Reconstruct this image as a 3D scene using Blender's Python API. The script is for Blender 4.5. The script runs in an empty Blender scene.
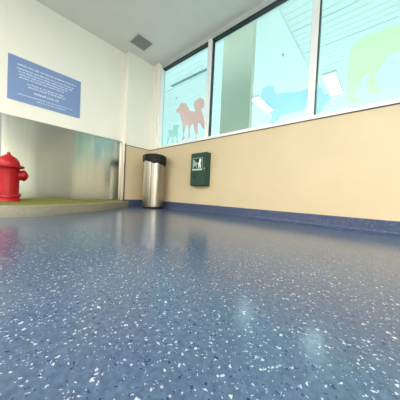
import bpy, bmesh, math, random
from mathutils import Vector, Matrix
from mathutils.geometry import tessellate_polygon
random.seed(7)
scene = bpy.context.scene
C = scene.collection
PI = math.pi

# ---------------------------------------------------------------- camera, world, light, exposure
CAM = (3.400, -2.315, 0.253)
cd = bpy.data.cameras.new('camera')
cam = bpy.data.objects.new('camera', cd)
C.objects.link(cam)
cd.sensor_width = 36.0
cd.lens = 203.5 / 400 * 36.0
cd.clip_start = 0.02
_yaw, _pit, _rol = (math.radians(a) for a in (41.497, -1.328, 2.682))
_f = Vector((-math.sin(_yaw) * math.cos(_pit), math.cos(_yaw) * math.cos(_pit), math.sin(_pit)))
_r = Vector((math.cos(_yaw), math.sin(_yaw), 0))
_u = _r.cross(_f)
_r2 = _r * math.cos(_rol) + _u * math.sin(_rol)
_u2 = -_r * math.sin(_rol) + _u * math.cos(_rol)
cam.matrix_world = Matrix(((_r2.x, _u2.x, -_f.x, CAM[0]), (_r2.y, _u2.y, -_f.y, CAM[1]),
                           (_r2.z, _u2.z, -_f.z, CAM[2]), (0, 0, 0, 1)))
scene.camera = cam

w = bpy.data.worlds.new('daylight')
scene.world = w
w.use_nodes = True
w.node_tree.nodes['Background'].inputs[0].default_value = (0.85, 0.93, 1.0, 1)
w.node_tree.nodes['Background'].inputs[1].default_value = 1.0

def area(name, loc, rot, sx, sy, watts, col):
    l = bpy.data.lights.new(name, 'AREA')
    l.shape = 'RECTANGLE'
    l.size, l.size_y, l.energy, l.color = sx, sy, watts, col
    o = bpy.data.objects.new(name, l)
    o.location = loc
    o.rotation_euler = rot
    C.objects.link(o)
    return o

ROOM_LAMPS = [(1.2, -5.0), (3.4, -5.2), (5.6, -3.6), (8.4, -2.2), (8.4, -4.6)]           # troffers behind and beside the camera; last pair added to brighten the end wall
ROOM_W = 97
for i, (x, y) in enumerate(ROOM_LAMPS):
    area('troffer_light', (x, y, 2.63), (0, 0, 0), 0.5, 1.1, ROOM_W * (3.2 if x > 8 else 1), (1.0, 0.94, 0.83))
# added unseen fill at the concourse's open far end, brightens its ceiling
area('unseen_far_fill', (-3.5, 12.8, 1.8), (-PI / 2, 0, 0), 20, 3.2, 620, (0.93, 0.98, 1.0))
CONC_LAMPS = [(0.245, 4.24), (2.275, 4.24), (4.3, 4.24), (-1.8, 7.8), (0.245, 7.8), (4.3, 7.8)]
# added strip of fill hidden above the windows, brightens the column and concourse ceiling
area('unseen_near_fill', (-2.0, 0.34, 3.02), (math.radians(112), 0, 0), 24, 0.1, 45, (1.0, 0.99, 0.95))
for x, y in CONC_LAMPS:
    area('concourse_lamp_light', (x, y, 3.40), (0, 0, 0), 0.24, 1.1, 40, (1, 1, 1))

scene.view_settings.view_transform = 'Standard'
scene.view_settings.look = 'None'
scene.view_settings.exposure = 0.0
scene.view_settings.gamma = 1.0
scene.view_settings.use_curve_mapping = False
scene.cycles.max_bounces = 10
scene.cycles.diffuse_bounces = 6
scene.cycles.glossy_bounces = 5
scene.cycles.transparent_max_bounces = 16
scene.cycles.sample_clamp_indirect = 6
scene.cycles.use_denoising = True

# ---------------------------------------------------------------- materials
def lin(c):
    return tuple(((v / 255) / 12.92 if v / 255 <= 0.04045 else ((v / 255 + 0.055) / 1.055) ** 2.4) for v in c)

def mat(name, rgb, rough=0.6, metal=0.0, noise=0.0, nscale=8, bump=0.0, bscale=200, spec=0.5, coat=0.0):
    m = bpy.data.materials.new(name)
    m.use_nodes = True
    nt = m.node_tree
    b = nt.nodes['Principled BSDF']
    c = lin(rgb)
    b.inputs['Base Color'].default_value = (*c, 1)
    b.inputs['Roughness'].default_value = rough
    b.inputs['Metallic'].default_value = metal
    b.inputs['Specular IOR Level'].default_value = spec
    b.inputs['Coat Weight'].default_value = coat
    tc = nt.nodes.new('ShaderNodeTexCoord')
    if noise:
        n = nt.nodes.new('ShaderNodeTexNoise')
        n.inputs['Scale'].default_value = nscale
        n.inputs['Detail'].default_value = 4
        nt.links.new(tc.outputs['Object'], n.inputs['Vector'])
        r = nt.nodes.new('ShaderNodeValToRGB')
        r.color_ramp.elements[0].position, r.color_ramp.elements[1].position = 0.3, 0.7
        r.color_ramp.elements[0].color = (*[v * (1 - noise) for v in c], 1)
        r.color_ramp.elements[1].color = (*[min(1, v * (1 + noise)) for v in c], 1)
        nt.links.new(n.outputs['Fac'], r.inputs['Fac'])
        nt.links.new(r.outputs['Color'], b.inputs['Base Color'])
    if bump:
        n2 = nt.nodes.new('ShaderNodeTexNoise')
        n2.inputs['Scale'].default_value = bscale
        nt.links.new(tc.outputs['Object'], n2.inputs['Vector'])
        bp = nt.nodes.new('ShaderNodeBump')
        bp.inputs['Strength'].default_value = bump
        bp.inputs['Distance'].default_value = 0.002
        nt.links.new(n2.outputs['Fac'], bp.inputs['Height'])
        nt.links.new(bp.outputs['Normal'], b.inputs['Normal'])
    return m

def flake_mat(name, base, rough, dens=1.0, bump=0.15):
    """vinyl with white, navy and pale blue chips scattered through it"""
    m = bpy.data.materials.new(name)
    m.use_nodes = True
    nt = m.node_tree
    N, L = nt.nodes, nt.links
    b = N['Principled BSDF']
    tc = N.new('ShaderNodeTexCoord')
    warp = N.new('ShaderNodeTexNoise')
    warp.inputs['Scale'].default_value = 160
    L.new(tc.outputs['Object'], warp.inputs['Vector'])
    sub = N.new('ShaderNodeVectorMath'); sub.operation = 'SUBTRACT'
    L.new(warp.outputs['Color'], sub.inputs[0]); sub.inputs[1].default_value = (.5, .5, .5)
    sc = N.new('ShaderNodeVectorMath'); sc.operation = 'SCALE'
    L.new(sub.outputs[0], sc.inputs[0]); sc.inputs['Scale'].default_value = 0.012
    add = N.new('ShaderNodeVectorMath'); add.operation = 'ADD'
    L.new(tc.outputs['Object'], add.inputs[0]); L.new(sc.outputs[0], add.inputs[1])
    mot = N.new('ShaderNodeTexNoise')
    mot.inputs['Scale'].default_value = 90
    mot.inputs['Detail'].default_value = 5
    L.new(tc.outputs['Object'], mot.inputs['Vector'])
    rr = N.new('ShaderNodeValToRGB')
    rr.color_ramp.elements[0].position, rr.color_ramp.elements[1].position = 0.3, 0.72
    cb = lin(base)
    rr.color_ramp.elements[0].color = (*[v * 0.72 for v in cb], 1)
    rr.color_ramp.elements[1].color = (*[v * 1.3 for v in cb], 1)
    L.new(mot.outputs['Fac'], rr.inputs['Fac'])
    col = rr.outputs['Color']
    #        scale, radius, rows of (random from, to, colour)
    layers = [(210, 0.30, [(0.0, 0.22, (150, 170, 200)), (0.22, 0.40, (52, 64, 110))]),
              (140, 0.36, [(0.0, 0.26 * dens, (160, 172, 188)), (0.4, 0.4 + 0.26 * dens, (40, 50, 92))]),
              (84, 0.27, [(0.0, 0.30 * dens, (176, 186, 194)), (0.45, 0.45 + 0.22 * dens, (34, 42, 78))])]
    for li, (s, rad, rows) in enumerate(layers):
        v = N.new('ShaderNodeTexVoronoi')
        v.feature = 'F1'
        v.distance = 'EUCLIDEAN'
        v.inputs['Scale'].default_value = s
        mp = N.new('ShaderNodeMapping')
        mp.inputs['Location'].default_value = (3.7 * li, 1.3 * li, 0.37 * li)
        mp.inputs['Rotation'].default_value = (0, 0, 0.6 * li)
        L.new(add.outputs[0], mp.inputs['Vector'])
        L.new(mp.outputs[0], v.inputs['Vector'])
        sep = N.new('ShaderNodeSeparateColor')
        L.new(v.outputs['Color'], sep.inputs[0])
        # chip radius varies from cell to cell
        rm = N.new('ShaderNodeMath'); rm.operation = 'MULTIPLY_ADD'
        L.new(sep.outputs[1], rm.inputs[0]); rm.inputs[1].default_value = rad * 0.65; rm.inputs[2].default_value = rad * 0.38
        lt = N.new('ShaderNodeMath'); lt.operation = 'LESS_THAN'
        L.new(v.outputs['Distance'], lt.inputs[0]); L.new(rm.outputs[0], lt.inputs[1])
        for lo, hi, c in rows:
            g = N.new('ShaderNodeMath'); g.operation = 'COMPARE'
            L.new(sep.outputs[0], g.inputs[0]); g.inputs[1].default_value = (lo + hi) / 2; g.inputs[2].default_value = (hi - lo) / 2
            mu = N.new('ShaderNodeMath'); mu.operation = 'MULTIPLY'
            L.new(g.outputs[0], mu.inputs[0]); L.new(lt.outputs[0], mu.inputs[1])
            mx = N.new('ShaderNodeMix'); mx.data_type = 'RGBA'
            L.new(mu.outputs[0], mx.inputs['Factor'])
            L.new(col, mx.inputs['A']); mx.inputs['B'].default_value = (*lin(c), 1)
            col = mx.outputs['Result']
    L.new(col, b.inputs['Base Color'])
    b.inputs['Roughness'].default_value = rough
    b.inputs['Specular IOR Level'].default_value = 0.5
    n2 = N.new('ShaderNodeTexNoise')
    n2.inputs['Scale'].default_value = 240
    n2.inputs['Detail'].default_value = 3
    L.new(tc.outputs['Object'], n2.inputs['Vector'])
    bp = N.new('ShaderNodeBump')
    bp.inputs['Strength'].default_value = bump
    bp.inputs['Distance'].default_value = 0.001
    L.new(n2.outputs['Fac'], bp.inputs['Height'])
    L.new(bp.outputs['Normal'], b.inputs['Normal'])
    return m

def steel_mat(name, rgb, rough, aniso, tangent, streak=0.12, scale=(60, 60, 1.2)):
    m = mat(name, rgb, rough, 1.0)
    nt = m.node_tree
    N, L = nt.nodes, nt.links
    b = N['Principled BSDF']
    b.inputs['Anisotropic'].default_value = aniso
    cx = N.new('ShaderNodeCombineXYZ')
    for i in range(3):
        cx.inputs[i].default_value = tangent[i]
    L.new(cx.outputs[0], b.inputs['Tangent'])
    tc = N.new('ShaderNodeTexCoord')
    mp = N.new('ShaderNodeMapping')
    mp.inputs['Scale'].default_value = scale
    n = N.new('ShaderNodeTexNoise')
    n.inputs['Scale'].default_value = 1.0
    n.inputs['Detail'].default_value = 6
    L.new(tc.outputs['Object'], mp.inputs['Vector']); L.new(mp.outputs[0], n.inputs['Vector'])
    r = N.new('ShaderNodeValToRGB')
    c = lin(rgb)
    r.color_ramp.elements[0].position, r.color_ramp.elements[1].position = 0.3, 0.7
    r.color_ramp.elements[0].color = (*[v * (1 - streak) for v in c], 1)
    r.color_ramp.elements[1].color = (*[min(1, v * (1 + streak)) for v in c], 1)
    L.new(n.outputs['Fac'], r.inputs['Fac'])
    L.new(r.outputs['Color'], b.inputs['Base Color'])
    return m

def glass_mat(name, tint, refl):
    m = bpy.data.materials.new(name)
    m.use_nodes = True
    nt = m.node_tree
    N, L = nt.nodes, nt.links
    N.remove(N['Principled BSDF'])
    t = N.new('ShaderNodeBsdfTransparent'); t.inputs[0].default_value = (*lin(tint), 1)
    g = N.new('ShaderNodeBsdfGlossy'); g.inputs['Roughness'].default_value = 0.0
    fr = N.new('ShaderNodeLayerWeight'); fr.inputs['Blend'].default_value = 0.5
    pw = N.new('ShaderNodeMath'); pw.operation = 'POWER'; pw.inputs[1].default_value = 5.0
    L.new(fr.outputs['Facing'], pw.inputs[0])
    ml = N.new('ShaderNodeMath'); ml.operation = 'MULTIPLY_ADD'; ml.inputs[1].default_value = refl; ml.inputs[2].default_value = 0.03
    L.new(pw.outputs[0], ml.inputs[0])
    mx = N.new('ShaderNodeMixShader')
    L.new(ml.outputs[0], mx.inputs[0]); L.new(t.outputs[0], mx.inputs[1]); L.new(g.outputs[0], mx.inputs[2])
    L.new(mx.outputs[0], N['Material Output'].inputs[0])
    return m

def film_mat(name, rgb, through):
    """translucent window vinyl: lit from both sides, partly see-through"""
    m = bpy.data.materials.new(name)
    m.use_nodes = True
    nt = m.node_tree
    N, L = nt.nodes, nt.links
    N.remove(N['Principled BSDF'])
    c = (*lin(rgb), 1)
    t = N.new('ShaderNodeBsdfTransparent'); t.inputs[0].default_value = (*[1 - .35 * (1 - v) for v in c[:3]], 1)
    d = N.new('ShaderNodeBsdfDiffuse'); d.inputs[0].default_value = c
    tl = N.new('ShaderNodeBsdfTranslucent'); tl.inputs[0].default_value = c
    a = N.new('ShaderNodeMixShader'); a.inputs[0].default_value = 0.55
    L.new(d.outputs[0], a.inputs[1]); L.new(tl.outputs[0], a.inputs[2])
    mx = N.new('ShaderNodeMixShader'); mx.inputs[0].default_value = through
    L.new(a.outputs[0], mx.inputs[1]); L.new(t.outputs[0], mx.inputs[2])
    L.new(mx.outputs[0], N['Material Output'].inputs[0])
    return m

def emit_mat(name, rgb, s):
    m = bpy.data.materials.new(name)
    m.use_nodes = True
    b = m.node_tree.nodes['Principled BSDF']
    b.inputs['Base Color'].default_value = (0.8, 0.8, 0.8, 1)
    b.inputs['Emission Color'].default_value = (*lin(rgb), 1)
    b.inputs['Emission Strength'].default_value = s
    return m

M = dict(
    white=mat('white_wall_paint', (240, 238, 228), 0.55, noise=0.012, nscale=3, bump=0.06, bscale=260),
    ceil=mat('ceiling_paint', (226, 224, 216), 0.8, noise=0.015, nscale=4, bump=0.08, bscale=220),
    beige=mat('beige_wall_panel', (208, 191, 158), 0.42, noise=0.03, nscale=2.2),
    olive=mat('olive_grey_wall', (118, 116, 100), 0.5, noise=0.03, nscale=2),
    floor=flake_mat('flecked_blue_vinyl', (72, 91, 117), 0.17, bump=0.15),
    cove=flake_mat('flecked_blue_cove', (60, 72, 106), 0.35, 0.4),
    steel=steel_mat('brushed_panel_steel', (186, 189, 180), 0.16, 0.92, (0, 0, 1), 0.06, (1, 70, 1.5)),
    binsteel=steel_mat('bin_steel', (160, 154, 144), 0.28, 0.5, (0, 0, 1), 0.1, (70, 70, 1.0)),
    guard=mat('steel_corner_guard', (172, 164, 158), 0.3, 1.0),
    alu=mat('satin_aluminium', (196, 206, 205), 0.42, 0.25, noise=0.03, nscale=20),
    wframe=mat('white_frame', (240, 242, 240), 0.4, noise=0.01),
    mullion=mat('mullion_coating', (234, 236, 237), 0.35, noise=0.01),
    gasket=mat('black_gasket', (22, 26, 30), 0.5),
    trimdark=mat('dark_ledge_trim', (74, 66, 56), 0.5),
    glass=glass_mat('tinted_glass', (226, 246, 248), 0.8),
    blue=mat('blue_sign_panel', (122, 149, 196), 0.45, noise=0.02, nscale=5),
    letter=mat('white_lettering', (222, 230, 242), 0.5),
    grille=mat('grey_grille', (150, 152, 149), 0.5, 0.1),
    grilledark=mat('grille_duct', (80, 81, 80), 0.8),
    ventframe=mat('vent_frame', (214, 214, 206), 0.6),
    red=mat('hydrant_red', (164, 10, 22), 0.38, noise=0.08, nscale=14, spec=0.35),
    redmark=mat('hydrant_dark_red', (150, 14, 24), 0.4),
    green=mat('dispenser_green', (8, 60, 44), 0.38, noise=0.05, nscale=12, bump=0.08),
    greendark=mat('dispenser_slot', (6, 36, 26), 0.5),
    plate=mat('pale_plate', (150, 176, 164), 0.45),
    platewhite=mat('white_mark', (226, 236, 230), 0.45),
    bag=mat('black_liner', (11, 10, 10), 0.55, spec=0.3, bump=0.5, bscale=45),
    black=mat('black_plastic', (14, 14, 14), 0.55, spec=0.3),
    chrome=mat('chrome', (225, 225, 225), 0.12, 1.0),
    kerb=mat('kerb_stone', (134, 130, 114), 0.6, noise=0.09, nscale=40, bump=0.1),
    grass=mat('turf_blade', (128, 128, 60), 0.7, noise=0.25, nscale=30),
    turf=mat('turf_backing', (84, 92, 44), 0.9, noise=0.2, nscale=60),
    cplank=mat('concourse_white', (236, 244, 243), 0.6),
    cgap=mat('concourse_gap', (196, 208, 208), 0.7),
    ctrack=mat('concourse_track', (128, 150, 150), 0.6),
    column=mat('column_paint', (216, 204, 184), 0.6, noise=0.02, nscale=3),
    cfloor=mat('concourse_floor', (232, 230, 224), 0.5, noise=0.03, nscale=3),
    lamp=emit_mat('lamp_diffuser', (255, 255, 252), 14.0),
    lamphousing=mat('lamp_housing', (236, 236, 234), 0.5),
    fpink=film_mat('pink_film', (244, 206, 198), 0.5),
    fteal=film_mat('teal_film', (196, 232, 224), 0.55),
    fblue=film_mat('blue_film', (192, 230, 243), 0.6),
    fgreen=film_mat('pale_green_film', (226, 248, 210), 0.55),
)

# ---------------------------------------------------------------- helpers
def obj(name, bm, m, parent=None, smooth=False):
    me = bpy.data.meshes.new(name)
    bmesh.ops.recalc_face_normals(bm, faces=bm.faces)
    if smooth:
        for f in bm.faces:
            f.smooth = True
    bm.to_mesh(me)
    bm.free()
    me.materials.append(m)
    o = bpy.data.objects.new(name, me)
    C.objects.link(o)
    if smooth:
        md = o.modifiers.new('edges', 'EDGE_SPLIT')
        md.split_angle = math.radians(40)
    if parent:
        o.parent = parent
    return o

def empty(name, loc, label, cat, group=None, rz=0):
    o = bpy.data.objects.new(name, None)
    o.empty_display_size = 0.1
    C.objects.link(o)
    o.location = loc
    o.rotation_euler = (0, 0, rz)
    return tag(o, label, cat, group)

def tag(o, label, cat, group=None):
    o['label'], o['category'] = label, cat
    if group:
        o['group'] = group
    return o

def struct(o):
    o['kind'] = 'structure'
    return o

def box(bm, lo, hi, bev=0.0):
    v = [bm.verts.new((x, y, z)) for x in (lo[0], hi[0]) for y in (lo[1], hi[1]) for z in (lo[2], hi[2])]
    fs = [bm.faces.new([v[i] for i in q]) for q in ((0, 1, 3, 2), (4, 6, 7, 5), (0, 4, 5, 1), (2, 3, 7, 6), (0, 2, 6, 4), (1, 5, 7, 3))]
    if bev:
        es = list({e for f in fs for e in f.edges})
        bmesh.ops.bevel(bm, geom=es, offset=bev, segments=2, affect='EDGES', profile=0.6)

def B(*boxes, bev=0.0):
    bm = bmesh.new()
    for lo, hi in boxes:
        box(bm, lo, hi, bev)
    return bm

def lathe(bm, prof, n=40, axis='z', c=(0, 0, 0)):
    rings = []
    for r, h in prof:
        ring = []
        for i in range(n):
            a = 2 * PI * i / n
            p = (r * math.cos(a), r * math.sin(a), h)
            if axis == 'x':
                p = (h, r * math.cos(a), r * math.sin(a))
            elif axis == 'y':
                p = (r * math.cos(a), h, r * math.sin(a))
            ring.append(bm.verts.new((p[0] + c[0], p[1] + c[1], p[2] + c[2])))
        rings.append(ring)
    for a, b in zip(rings, rings[1:]):
        for i in range(n):
            bm.faces.new((a[i], a[(i + 1) % n], b[(i + 1) % n], b[i]))
    bm.faces.new(rings[0]); bm.faces.new(rings[-1])

def prism(bm, pts, to3, depth):
    """outline pts (u, v) extruded; to3(u, v, d) maps to space"""
    n = len(pts)
    a = [bm.verts.new(to3(u, v, 0)) for u, v in pts]
    b = [bm.verts.new(to3(u, v, depth)) for u, v in pts]
    for t in tessellate_polygon([[Vector((u, v, 0)) for u, v in pts]]):
        bm.faces.new([a[i] for i in t])
        bm.faces.new([b[i] for i in t])
    for i in range(n):
        bm.faces.new((a[i], a[(i + 1) % n], b[(i + 1) % n], b[i]))

# ---------------------------------------------------------------- room shell
X1, Y1, H = 10.4, -6.4, 2.70
XW = 4.20            # right end of the window band
REC = -0.104          # recessed plane of the sign wall
JOG = -0.515          # where the wall steps out towards the corner
WIN = 0.078           # plane of the windows, set back behind the beige wall
ZL = 1.073            # top of the beige wall
struct(obj('floor', B(((REC - .1, Y1 - .1, -0.1), (X1 + .1, 0.0, 0.0))), M['floor']))
struct(obj('ceiling', B(((REC - .1, Y1 - .1, H), (X1 + .1, WIN + .06, H + 0.12))), M['ceil']))
struct(obj('wall_left', B(((REC - .12, Y1, 0), (REC, JOG, H)), ((REC - .12, JOG, 0), (0, 0.16, H))), M['white']))
rw = bmesh.new()
box(rw, (0, 0, 0), (X1, 0.16, ZL))                         # below the windows
box(rw, (0, 0, ZL), (0.155, 0.16, H))                      # post in the corner
box(rw, (XW, 0, ZL), (X1, 0.16, H))                        # solid beyond the windows
struct(obj('wall_right', rw, M['white']))
struct(obj('wall_back', B(((REC - .1, Y1 - .1, 0), (X1 + .1, Y1, H))), M['white']))
struct(obj('wall_end', B(((X1, Y1, 0), (X1 + .1, 0.16, H))), M['white']))
# beige cladding, a few millimetres proud of the walls, with its dark cap
struct(obj('trim_1', B(((0.008, -0.012, 0.03), (XW + .02, -0.0005, ZL - .004))), M['beige']))
struct(obj('trim_14', B(((XW + .02, -0.012, 0.03), (X1, -0.0005, ZL - .004)), ((XW + .02, -0.012, ZL + .010), (X1, -0.0005, H - .002))), M['olive']))  # unseen stretch, coloured dark for what the steel panel reflects
struct(obj('trim_2', B(((0.0005, JOG + .012, 0.03), (0.012, -0.012, ZL - .004))), M['beige']))
cap = bmesh.new()
box(cap, (0.0, -0.017, ZL - .004), (X1, 0.0, ZL + .008))
box(cap, (0.0, JOG + .006, ZL - .004), (0.017, -0.017, ZL + .008))
struct(obj('trim_3', cap, M['trimdark']))  # ledge cap, with its overhang's shadow line put into the dark colour

def cove(bm, path, nrm, h=0.117, t=0.006, r=0.03):
    prof = [(0.0, h), (t, h)] + [(t + r * (1 - math.cos(a)), r * (1 - math.sin(a)) + 0.002) for a in [i * PI / 2 / 6 for i in range(6, -1, -1)][::-1]]
    prof = [(0.0, h), (t, h)] + [(t + r - r * math.cos(a), r - r * math.sin(a) + 0.002) for a in [i * PI / 12 for i in range(7)]]
    prof += [(t + r, 0.0), (0.0, 0.0)]
    rows = []
    for (px, py) in path:
        rows.append([bm.verts.new((px + nrm[0] * d, py + nrm[1] * d, z)) for d, z in prof])
    for a, b in zip(rows, rows[1:]):
        for i in range(len(prof)):
            j = (i + 1) % len(prof)
            bm.faces.new((a[i], a[j], b[j], b[i]))
    bm.faces.new(rows[0]); bm.faces.new(rows[-1])
bm = bmesh.new(); cove(bm, [(0.0, -0.0125), (X1, -0.0125)], (0, -1)); struct(obj('baseboard_right', bm, M['cove']))
bm = bmesh.new(); cove(bm, [(0.0125, JOG + .012), (0.0125, -0.0125)], (1, 0)); struct(obj('baseboard_left', bm, M['cove']))

# ---------------------------------------------------------------- windows: frames, mullions, glass
ZB, ZT = ZL, 2.598
MUL = [1.365, 2.80]
edges = [0.155] + MUL + [XW]
# bottom rail, head and left jamb that carry the panes
struct(obj('trim_4', B(((0.155, 0.012, ZL + .0), (XW, 0.13, ZL + .058)), bev=0.004), M['wframe']))
struct(obj('trim_5', B(((0.155, WIN, ZT + .012), (XW, 0.16, H))), M['alu']))
struct(obj('trim_6', B(((0.155, 0.03, ZL + .058), (0.215, 0.13, ZT + .012)), bev=0.004), M['wframe']))
for k, mx in enumerate(MUL):
    t = struct(obj('trim_%d' % (7 + k), B(((mx - .036, 0.045, ZL + .058), (mx + .03, 0.135, ZT + .012)), bev=0.006), M['mullion']))
for k in range(len(edges) - 1):
    xa = edges[k] + (.06 if k == 0 else .03)
    xb = edges[k + 1] - (.036 if k < len(edges) - 2 else 0)
    wn = struct(obj('window_%d' % (k + 1), B(((xa, WIN + .012, ZL + .058), (xb, WIN + .020, ZT))), M['glass']))
    g = bmesh.new()
    box(g, (xa, WIN - .012, ZT - .012), (xb, WIN + .05, ZT + .012))              # black gasket along the head
    if k:
        box(g, (xa, WIN - .004, ZL + .058), (xa + .008, WIN + .05, ZT - .012))       # and down one side
    obj('gasket', g, M['gasket'], wn)

# dog silhouettes stuck on the inside of the glass
PINK = [(0.598, 1.731), (0.628, 1.758), (0.674, 1.765), (0.701, 1.817), (0.746, 1.839), (0.803, 1.816), (0.889, 1.776), (0.861, 1.763), (0.906, 1.732), (0.924, 1.686), (0.975, 1.641), (1.028, 1.624), (1.086, 1.612), (1.063, 1.659), (1.036, 1.714), (1.052, 1.775), (1.094, 1.795), (1.171, 1.806), (1.246, 1.762), (1.271, 1.704), (1.269, 1.647), (1.239, 1.620), (1.215, 1.602), (1.227, 1.576), (1.256, 1.512), (1.283, 1.425), (1.303, 1.340), (1.292, 1.279), (1.252, 1.314), (1.207, 1.382), (1.164, 1.414), (1.151, 1.357), (1.160, 1.272), (1.137, 1.216), (1.151, 1.154), (1.108, 1.149), (1.114, 1.220), (1.081, 1.317), (1.041, 1.414), (0.990, 1.407), (0.977, 1.341), (0.987, 1.240), (0.976, 1.188), (0.934, 1.187), (0.948, 1.247), (0.946, 1.341), (0.930, 1.419), (0.865, 1.424), (0.852, 1.350), (0.839, 1.264), (0.862, 1.197), (0.808, 1.172), (0.788, 1.190), (0.820, 1.267), (0.801, 1.385), (0.788, 1.477), (0.757, 1.547), (0.730, 1.612), (0.699, 1.676), (0.648, 1.693)]
TEAL = [(0.394, 1.418), (0.435, 1.443), (0.471, 1.415), (0.559, 1.405), (0.554, 1.470), (0.593, 1.494), (0.634, 1.476), (0.685, 1.482), (0.703, 1.442), (0.667, 1.391), (0.686, 1.289), (0.679, 1.211), (0.707, 1.150), (0.660, 1.148), (0.654, 1.241), (0.628, 1.277), (0.567, 1.276), (0.548, 1.257), (0.578, 1.173), (0.546, 1.164), (0.523, 1.261), (0.479, 1.289), (0.440, 1.246), (0.420, 1.167), (0.384, 1.177), (0.403, 1.284), (0.415, 1.359)]
DACH = [(2.212, 1.562), (2.225, 1.612), (2.262, 1.637), (2.313, 1.638), (2.365, 1.600), (2.386, 1.536), (2.427, 1.503), (2.499, 1.494), (2.635, 1.457), (2.750, 1.460), (2.826, 1.458), (2.883, 1.429), (2.923, 1.341), (2.949, 1.353), (2.965, 1.299), (2.937, 1.251), (2.907, 1.234), (2.901, 1.177), (2.846, 1.161), (2.791, 1.248), (2.752, 1.269), (2.701, 1.239), (2.591, 1.236), (2.493, 1.238), (2.458, 1.216), (2.431, 1.181), (2.373, 1.157), (2.339, 1.176), (2.369, 1.220), (2.367, 1.263), (2.332, 1.317), (2.295, 1.385), (2.264, 1.451), (2.233, 1.509)]
GREEN = [(3.116, 1.722), (3.148, 1.760), (3.205, 1.786), (3.291, 1.795), (3.366, 1.797), (3.449, 1.788), (3.518, 1.798), (3.588, 1.855), (3.617, 1.924), (3.642, 1.939), (3.664, 1.895), (3.712, 1.844), (3.743, 1.781), (3.730, 1.752), (3.686, 1.762), (3.659, 1.701), (3.644, 1.570), (3.624, 1.439), (3.646, 1.213), (3.658, 1.178), (3.604, 1.187), (3.570, 1.429), (3.521, 1.522), (3.460, 1.563), (3.406, 1.557), (3.385, 1.557), (3.359, 1.499), (3.325, 1.434), (3.308, 1.400), (3.315, 1.338), (3.340, 1.281), (3.363, 1.264), (3.350, 1.234), (3.304, 1.242), (3.264, 1.268), (3.253, 1.328), (3.265, 1.405), (3.271, 1.433), (3.246, 1.452), (3.224, 1.420), (3.202, 1.365), (3.179, 1.331), (3.164, 1.283), (3.172, 1.239), (3.226, 1.213), (3.211, 1.193), (3.134, 1.200), (3.110, 1.235), (3.111, 1.309), (3.117, 1.372), (3.103, 1.462), (3.110, 1.566), (3.111, 1.650)]

def decal(pts, m, label, clip=None):
    bm = bmesh.new()
    prism(bm, pts, lambda u, v, d: (u, WIN + .012 - .0005 - d, v), 0.0012)
    o = obj('window_decal', bm, m)
    return tag(o, label, 'window sticker', 'dog silhouettes on the windows')
def clipx(pts, xmin=None, xmax=None):
    out = []
    n = len(pts)
    inside = lambda p: (xmin is None or p[0] >= xmin) and (xmax is None or p[0] <= xmax)
    lim = xmin if xmin is not None else xmax
    for i in range(n):
        a, b = pts[i], pts[(i + 1) % n]
        if inside(a):
            out.append(a)
        if inside(a) != inside(b):
            t = (lim - a[0]) / (b[0] - a[0])
            out.append((lim, a[1] + t * (b[1] - a[1])))
    return out
decal(clipx(PINK, xmax=1.327), M['fpink'], 'pink dog silhouette with plumed curled tail on the leftmost window pane')
decal(TEAL, M['fteal'], 'small teal puppy silhouette in bottom left corner of leftmost window pane')
dd = empty('window_decal', (2.5, WIN, ZL + .06), 'blue long-bodied dachshund silhouette spanning the mullion low on the glass', 'window sticker', 'dog silhouettes on the windows')
for nm, pts in (('front_half', clipx(DACH, xmax=2.762)), ('rear_half', clipx(DACH, xmin=2.846))):
    bm = bmesh.new()
    prism(bm, pts, lambda u, v, d: (u - 2.5, .0115 - d, v - ZL - .06), 0.0012)
    obj(nm, bm, M['fblue'], dd)
decal(GREEN, M['fgreen'], 'large pale green dog silhouette cut by right edge of the photo')

# ---------------------------------------------------------------- concourse beyond the windows
ZC = 3.50
pl = bmesh.new()
y = 0.28
k = 0
while y < 13:
    wdt = 0.142
    y1 = y + wdt
    box(pl, (-14, y, ZC), (12, y1, ZC + .02))
    k += 1
    y = y1 + (0.008 if k % 5 else 0.018)
struct(obj('ceiling', pl, M['cplank'])).name = 'ceiling_concourse'
struct(obj('trim_20', B(((-14, 0.16, ZC + .025), (12, 13, ZC + .05))), M['cgap']))
struct(obj('trim_21', B(((0.02, 0.16, ZC - .03), (1.94, 13, ZC + .02))), M['cplank']))       # plain lowered band
struct(obj('trim_22', B(((-1.47, 1.64, ZC - .02), (0.02, 1.70, ZC + .0))), M['ctrack']))      # slot line
struct(obj('floor_concourse', B(((-14, 0.16, -.1), (12, 13, 0))), M['cfloor']))
struct(obj('wall_concourse_left', B(((-14.1, 0.16, 0), (-14, 13, ZC))), M['cplank']))
struct(obj('wall_concourse_right', B(((12, 0.16, 0), (12.1, 13, ZC))), M['cplank']))
struct(obj('wall_concourse_front', B(((-14, 0.165, H), (12, 0.28, ZC + .03))), M['cplank']))
tag(obj('column', B(((0.905, 1.00, 0), (1.56, 1.10, ZC - .03)), bev=0.008), M['column']), 'broad grey beige column standing just behind the second window pane', 'column')

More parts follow.
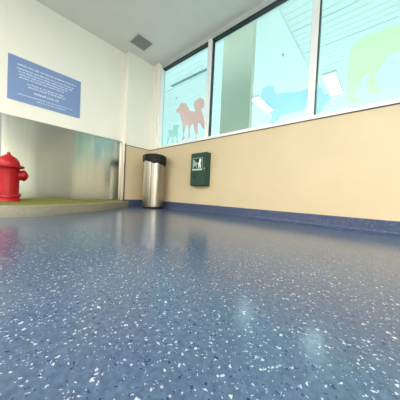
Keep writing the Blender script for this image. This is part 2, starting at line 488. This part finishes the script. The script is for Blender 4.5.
def troffer(name, x, y, z, sx, sy, label, group, cat='ceiling light'):
    t = empty(name, (x, y, z), label, cat, group)
    obj('housing', B(((-sx / 2 - .015, -sy / 2 - .015, -.055), (sx / 2 + .015, sy / 2 + .015, 0)), bev=.004), M['lamphousing'], t)
    obj('diffuser', B(((-sx / 2, -sy / 2, -.062), (sx / 2, sy / 2, -.0555))), M['lamp'], t)
    return t
LL = ['slim white ceiling light seen through the middle pane above the dachshund head', 'bright white ceiling light seen beside the mullion left of the green dog']
for i, (x, y) in enumerate(CONC_LAMPS):
    troffer('ceiling_light', x, y, ZC - (.03 if 0.02 < x < 1.94 else 0), 0.26, 1.2,
            LL[i] if i < 2 else 'concourse ceiling light beyond the windows and out of the photo', 'concourse ceiling lights')
for x, y, s in ((1.617, 2.253, 'small dark sprinkler head on the plain ceiling band behind the middle pane'),
                (-1.924, 2.262, 'small dark sprinkler head above the pink dog seen through the leftmost pane')):
    t = empty('sprinkler_head', (x, y, ZC - (.03 if x > 0 else 0)), s, 'sprinkler', 'concourse sprinkler heads')
    bm = bmesh.new(); lathe(bm, [(0.022, 0), (0.022, -.006), (0.010, -.010), (0.010, -.030)], 16); obj('body', bm, M['ctrack'], t)
    bm = bmesh.new(); lathe(bm, [(0.018, -.030), (0.020, -.034), (0.004, -.036)], 16); obj('deflector', bm, M['grille'], t)
for i, (x, y) in enumerate(ROOM_LAMPS):
    troffer('ceiling_light', x, y, H, 0.5, 1.1, 'room ceiling light behind the camera and out of the photo', 'room ceiling lights')

# ---------------------------------------------------------------- stainless splash panel and corner guard
sp = empty('splash_panel', (REC, -1.3, 0.10), 'brushed stainless steel splash panel behind the red hydrant and turf', 'wall panel')
obj('sheet', B(((0.001, -0.775, 0), (0.008, 0.777, 1.036)), bev=.002), M['steel'], sp)
obj('top_edge', B(((0.001, -0.775, 1.036), (0.011, 0.777, 1.044))), M['guard'], sp)
obj('side_edge', B(((0.001, -0.795, 0), (0.013, -0.775, 1.044))), M['grille'], sp)
cg = bmesh.new()
box(cg, (REC + .012, JOG - .008, 0.0), (0.008, JOG - .0005, ZL + .03))
box(cg, (0.0005, JOG - .008, 0.0), (0.008, JOG + .010, ZL + .03))
tag(obj('corner_guard', cg, M['guard']), 'narrow steel corner guard between the splash panel and beige wall', 'corner guard')

# ---------------------------------------------------------------- kerb and turf
half = [(0.060, -0.445), (0.13, -0.50), (0.235, -0.610), (0.48, -0.885), (0.80, -1.235), (0.975, -1.515), (1.095, -1.740), (1.155, -1.900)]
pts = half + [(1.170, -2.03)] + [(x, -4.06 - y) for x, y in half[::-1]]
def spline(P, n=8):
    out = []
    for i in range(len(P) - 1):
        p0, p1, p2, p3 = P[max(i - 1, 0)], P[i], P[i + 1], P[min(i + 2, len(P) - 1)]
        for k in range(n):
            t = k / n
            out.append(tuple(0.5 * (2 * p1[j] + (p2[j] - p0[j]) * t + (2 * p0[j] - 5 * p1[j] + 4 * p2[j] - p3[j]) * t * t + (3 * p1[j] - p0[j] - 3 * p2[j] + p3[j]) * t ** 3) for j in (0, 1)))
    out.append(P[-1])
    return out
outer = spline(pts)
def offset(P, d):
    out = []
    for i in range(len(P)):
        a, b = P[max(i - 1, 0)], P[min(i + 1, len(P) - 1)]
        t = Vector((b[0] - a[0], b[1] - a[1])).normalized()
        out.append((P[i][0] + t.y * d, P[i][1] - t.x * d))
    return out
inner = [(max(REC + .02, x), y) for x, y in offset(outer, 0.085)]
inner = [(x, min(y, JOG - .012)) for x, y in inner]
KH = 0.096
kb = bmesh.new()
prof = []
for (o, i) in zip(outer, inner):
    d = Vector((i[0] - o[0], i[1] - o[1]))
    L_ = d.length or 1
    e = min(0.012 / L_, .4)
    P = lambda s, z: (o[0] + d.x * s, o[1] + d.y * s, z)
    prof.append([kb.verts.new(q) for q in (P(0, 0), P(0, KH - .012), P(e * .3, KH - .0035), P(e, KH), P(1 - e * .5, KH), P(1, KH - .006), P(1, 0))])
for a, b in zip(prof, prof[1:]):
    for i in range(7):
        j = (i + 1) % 7
        kb.faces.new((a[i], a[j], b[j], b[i]))
kb.faces.new(prof[0]); kb.faces.new(prof[-1])
tag(obj('kerb', kb, M['kerb'], smooth=True), 'curved pale stone kerb edging the artificial turf in the corner', 'kerb')

poly = [(REC + .014, JOG - .016)] + offset(inner, .004)[1:-1] + [(REC + .014, inner[-1][1] + .004)]
tb = bmesh.new()
prism(tb, [p for i, p in enumerate(poly) if i == 0 or p != poly[i - 1]], lambda u, v, d: (u, v, d), 0.088)
def inside(x, y):
    c = False
    j = len(poly) - 1
    for i in range(len(poly)):
        xi, yi = poly[i]; xj, yj = poly[j]
        if (yi > y) != (yj > y) and x < (xj - xi) * (y - yi) / (yj - yi) + xi:
            c = not c
        j = i
    return c
turf = obj('artificial_turf', tb, M['turf'])
tag(turf, 'olive green artificial turf filling the area inside the curved kerb', 'turf')
turf['kind'] = 'stuff'
verts, faces = [], []
n = 0
while n < 42000:
    x, y = random.uniform(REC + .02, 1.1), random.uniform(-3.55, JOG - .02)
    if not inside(x, y) or (x - .53) ** 2 + (y + 2.06) ** 2 < .115 ** 2:
        continue
    a, h = random.uniform(0, 2 * PI), random.uniform(.010, .022)
    dx, dy = math.cos(a) * .0022, math.sin(a) * .0022
    lx, ly = random.uniform(-.008, .008), random.uniform(-.008, .008)
    b = len(verts)
    verts += [(x - dx, y - dy, .086), (x + dx, y + dy, .086), (x + lx, y + ly, .088 + h)]
    faces.append((b, b + 1, b + 2))
    n += 1
me = bpy.data.meshes.new('blades')
me.from_pydata(verts, [], faces)
me.materials.append(M['grass'])
bl = bpy.data.objects.new('blades', me)
C.objects.link(bl)
bl.parent = turf
bl['kind'] = 'stuff'

# ---------------------------------------------------------------- red fire hydrant
hy = empty('fire_hydrant', (0.53, -2.06, 0.0883), 'glossy red fire hydrant standing on the artificial turf', 'fire hydrant', rz=math.radians(85))
hy.scale = (1.06, 1.06, 1.035)
S = 1.0
bm = bmesh.new(); lathe(bm, [(0.097, 0), (0.099, .006), (0.099, .030), (0.095, .036), (0.090, .040), (0.090, .052), (0.097, .056), (0.097, .074), (0.092, .080), (0.087, .084)], 36); obj('base_flange', bm, M['red'], hy, True)
bm = bmesh.new(); lathe(bm, [(0.087, .078), (0.085, .12), (0.084, .24), (0.085, .330), (0.090, .345)], 36); obj('barrel', bm, M['red'], hy, True)
bm = bmesh.new(); lathe(bm, [(0.087, .338), (0.111, .342), (0.120, .347), (0.121, .360), (0.115, .367), (0.090, .370)], 40); obj('brim', bm, M['red'], hy, True)
bm = bmesh.new(); lathe(bm, [(0.089, .366), (0.088, .385), (0.083, .405), (0.073, .426), (0.057, .445), (0.038, .460), (0.030, .466)], 36); obj('bonnet', bm, M['red'], hy, True)
bm = bmesh.new(); lathe(bm, [(0.030, .462), (0.026, .470), (0.016, .476), (0.014, .494), (0.009, .498)], 5); obj('operating_nut', bm, M['red'], hy)
for s in (1, -1):                                    # side nozzles with their caps
    bm = bmesh.new(); lathe(bm, [(.052, s * .070), (.050, s * .108), (.050, s * .110)], 28, 'x', (0, 0, .275)); nz = obj('side_nozzle', bm, M['red'], hy, True)
    bm = bmesh.new(); lathe(bm, [(.056, s * .106), (.058, s * .112), (.055, s * .124), (.040, s * .138), (.022, s * .148), (.014, s * .146), (.013, s * .150), (.008, s * .152)], 28, 'x', (0, 0, .275)); obj('nozzle_cap', bm, M['red'], nz, True)
for k in range(8):
    a = 2 * PI * k / 8 + .2
    bm = bmesh.new(); lathe(bm, [(.008, .074), (.008, .088), (.004, .090)], 6, 'z', (.095 * math.cos(a), .095 * math.sin(a), 0)); obj('flange_bolt', bm, M['redmark'], hy)

# ---------------------------------------------------------------- stainless bin
R_ = 0.178
bn = empty('trash_bin', (0.503, -0.247, 0.0), 'tall round stainless steel bin with black liner in the corner', 'trash bin', rz=math.radians(41.5))
bm = bmesh.new(); lathe(bm, [(R_ - .012, 0), (R_ - .008, .003), (R_ - .008, .022), (R_ - .012, .024)], 56); obj('foot_ring', bm, M['black'], bn, True)
bm = bmesh.new(); lathe(bm, [(R_ - .010, .022), (R_ - .003, .026), (R_ - .001, .032), (R_, .05), (R_ + .001, .4), (R_ + .003, .80), (R_ - .02, .80), (R_ - .02, .1)], 64); obj('body', bm, M['binsteel'], bn, True)
obj('seam', B(((-.010, -R_ - .005, .03), (-.002, -R_ + .006, .76))), M['trimdark'], bn)
# liner folded over the rim, its lower edge hanging unevenly
bm = bmesh.new()
rows = []
NL = 72
for rr, z in ((R_ - .03, .80), (R_ - .006, .872), (R_ + .006, .880), (R_ + .014, .874), (R_ + .016, .84), (R_ + .014, .80), (R_ + .010, .765), (R_ + .004, .765)):
    row = []
    for k in range(NL):
        a = 2 * PI * k / NL
        drop = 0.0
        if z < .85:
            f = (.85 - z) / .085
            drop = f * (-.045 * max(0, math.cos(a + .35)) + .030 * max(0, math.cos(a - PI + 1.2)) + .010 * math.sin(5 * a) + .006 * math.sin(11 * a + 1))
        rj = rr + (.003 * math.sin(13 * a) + .002 * math.sin(23 * a + 2) if z < .875 else 0)
        row.append(bm.verts.new((rj * math.cos(a), rj * math.sin(a), z + drop)))
    rows.append(row)
for a, b in zip(rows, rows[1:]):
    for k in range(NL):
        bm.faces.new((a[k], a[(k + 1) % NL], b[(k + 1) % NL], b[k]))
obj('liner', bm, M['bag'], bn, True)
bm = bmesh.new(); lathe(bm, [(R_ - .006, .868), (R_ - .004, .884), (R_ - .02, .893), (.05, .905), (.02, .907)], 56); lid = obj('lid', bm, M['black'], bn, True)
bm = bmesh.new(); lathe(bm, [(.014, .903), (.012, .918), (.024, .924), (.026, .934), (.018, .944), (.006, .947)], 24, 'z', (.02, -.03, 0)); obj('lid_knob', bm, M['chrome'], lid, True)

# ---------------------------------------------------------------- green bag dispenser on the beige wall
dp = empty('bag_dispenser', (1.385, -0.0125, 0.39), 'dark green waste bag dispenser box mounted on the beige wall', 'bag dispenser')
bm = bmesh.new()
prism(bm, [(0, 0.0), (-.090, 0.0), (-.098, .01), (-.098, .476), (-.092, .482), (0, .478)],
      lambda u, v, d: (-.150 + d, u, v), 0.300)
bmesh.ops.bevel(bm, geom=[e for e in bm.edges if e.calc_length() > .05 and len(e.link_faces) == 2 and e.calc_face_angle(0) > .5], offset=.005, segments=2, affect='EDGES')
obj('housing', bm, M['green'], dp)
obj('door_seam', B(((.130, -.0995, .015), (.134, -.0975, .455))), M['greendark'], dp)
pt = obj('label_plate', B(((-.115, -.1005, .225), (.080, -.0982, .410))), M['plate'], dp)
fr = bmesh.new()
box(fr, (-.107, -.1016, .252), (.072, -.1004, .402))
obj('label_field', fr, M['greendark'], pt)
fg = bmesh.new()
# white figure: someone bending down beside a dog
prism(fg, [(.005, .258), (.005, .300), (-.008, .318), (.012, .345), (.022, .392), (.052, .392), (.058, .372), (.048, .330), (.058, .262), (.040, .258), (.034, .300), (.022, .258)], lambda u, v, d: (u, -.1017 - d, v), .0012)
dg = bmesh.new()
prism(dg, [(-.095, .262), (-.085, .262), (-.080, .288), (-.040, .288), (-.036, .262), (-.026, .262), (-.024, .305), (-.012, .330), (-.022, .345), (-.050, .342), (-.070, .370), (-.098, .392), (-.100, .330)], lambda u, v, d: (u, -.1017 - d, v), .0012)
obj('pictogram_person', fg, M['platewhite'], pt)
obj('pictogram_dog', dg, M['plate'], pt)
tx = bmesh.new()
x = -.105
while x < .068:
    wv = random.uniform(.008, .02)
    box(tx, (x, -.1017, .233), (min(x + wv, .070), -.1004, .244)); x += wv + .006
obj('caption', tx, M['platewhite'], pt)
bm = bmesh.new()
n = 28
prism(bm, [(-.062 + .036 * math.cos(2 * PI * k / n), .128 + .026 * math.sin(2 * PI * k / n)) for k in range(n)], lambda u, v, d: (u, -.0978 - d, v), .002)
obj('bag_slot', bm, M['greendark'], dp)
bm = bmesh.new(); lathe(bm, [(.012, -.0975), (.012, -.103), (.009, -.105)], 18, 'y', (.118, 0, .25)); obj('lock', bm, M['grille'], dp, True)

# ---------------------------------------------------------------- blue rules sign
sg = empty('wall_sign', (REC, -1.626, 1.34), 'wide blue sign with white lines of text high on white wall', 'sign')
obj('panel', B(((0.0005, -.405, 0), (.008, .405, .55)), bev=.0015), M['blue'], sg)
LINES = [(-.316, .343, .448, .024, 0), (-.320, .318, .400, .020, 0), (-.305, .290, .364, .020, 0), (-.305, .235, .330, .020, 0), (-.300, .200, .296, .020, 0),
         (-.220, .195, .238, .022, 0), (-.208, .210, .204, .022, 0), (-.149, .142, .142, .030, 0), (-.305, .306, .088, .014, 0), (-.115, .214, .052, .014, 0)]
for (ya, yb, z, h, space) in LINES:
    bm = bmesh.new()
    y = ya
    while y < yb - .004:
        nlet = random.randint(2, 8)
        for _ in range(nlet):
            lw = h * random.uniform(.45, .62)
            if y + lw > yb:
                break
            top = h * random.choice((.68, .68, .68, 1.0))
            style = random.random()
            st = h * .21
            if style < .4:      # round letter
                box(bm, (.0078, y, z), (.0092, y + st, z + top * .9)); box(bm, (.0078, y + st, z), (.0092, y + lw * .8, z + st)); box(bm, (.0078, y + st, z + .55 * h), (.0092, y + lw * .8, z + .55 * h + st))
            elif style < .75:   # two stems and a bridge
                box(bm, (.0078, y, z), (.0092, y + st, z + top)); box(bm, (.0078, y + lw * .65, z), (.0092, y + lw * .65 + st, z + .62 * h)); box(bm, (.0078, y + st, z + .5 * h), (.0092, y + lw * .65, z + .5 * h + st))
            else:               # single stem
                box(bm, (.0078, y + lw * .2, z), (.0092, y + lw * .2 + st, z + top))
                box(bm, (.0078, y, z + .55 * h), (.0092, y + lw * .6, z + .55 * h + st * .9))
            y += lw
        y += h * .42
    obj('text_line', bm, M['letter'], sg)

# ---------------------------------------------------------------- ceiling vent
vt = empty('ceiling_vent', (0.357, -0.501, H), 'square grey air vent grille set in the ceiling near the corner', 'air vent')
q = .128
obj('frame', B(((-q - .02, -q - .02, -.008), (q + .02, -q, 0)), ((-q - .02, q, -.008), (q + .02, q + .02, 0)), ((-q - .02, -q, -.008), (-q, q, 0)), ((q, -q, -.008), (q + .02, q, 0))), M['ventframe'], vt)
obj('backing', B(((-q, -q, -.003), (q, q, -.001))), M['grilledark'], vt)
sl = bmesh.new()
for k in range(11):
    y = -q + .006 + k * (2 * q - .012) / 10
    vs = [sl.verts.new(p) for p in ((-q, y - .008, -.0035), (q, y - .008, -.0035), (q, y + .006, -.014), (-q, y + .006, -.014), (-q, y - .006, -.0035), (q, y - .006, -.0035), (q, y + .008, -.014), (-q, y + .008, -.014))]
    for f in ((0, 1, 2, 3), (4, 7, 6, 5), (0, 4, 5, 1), (3, 2, 6, 7), (0, 3, 7, 4), (1, 5, 6, 2)):
        sl.faces.new([vs[i] for i in f])
obj('louvre', sl, M['grille'], vt)
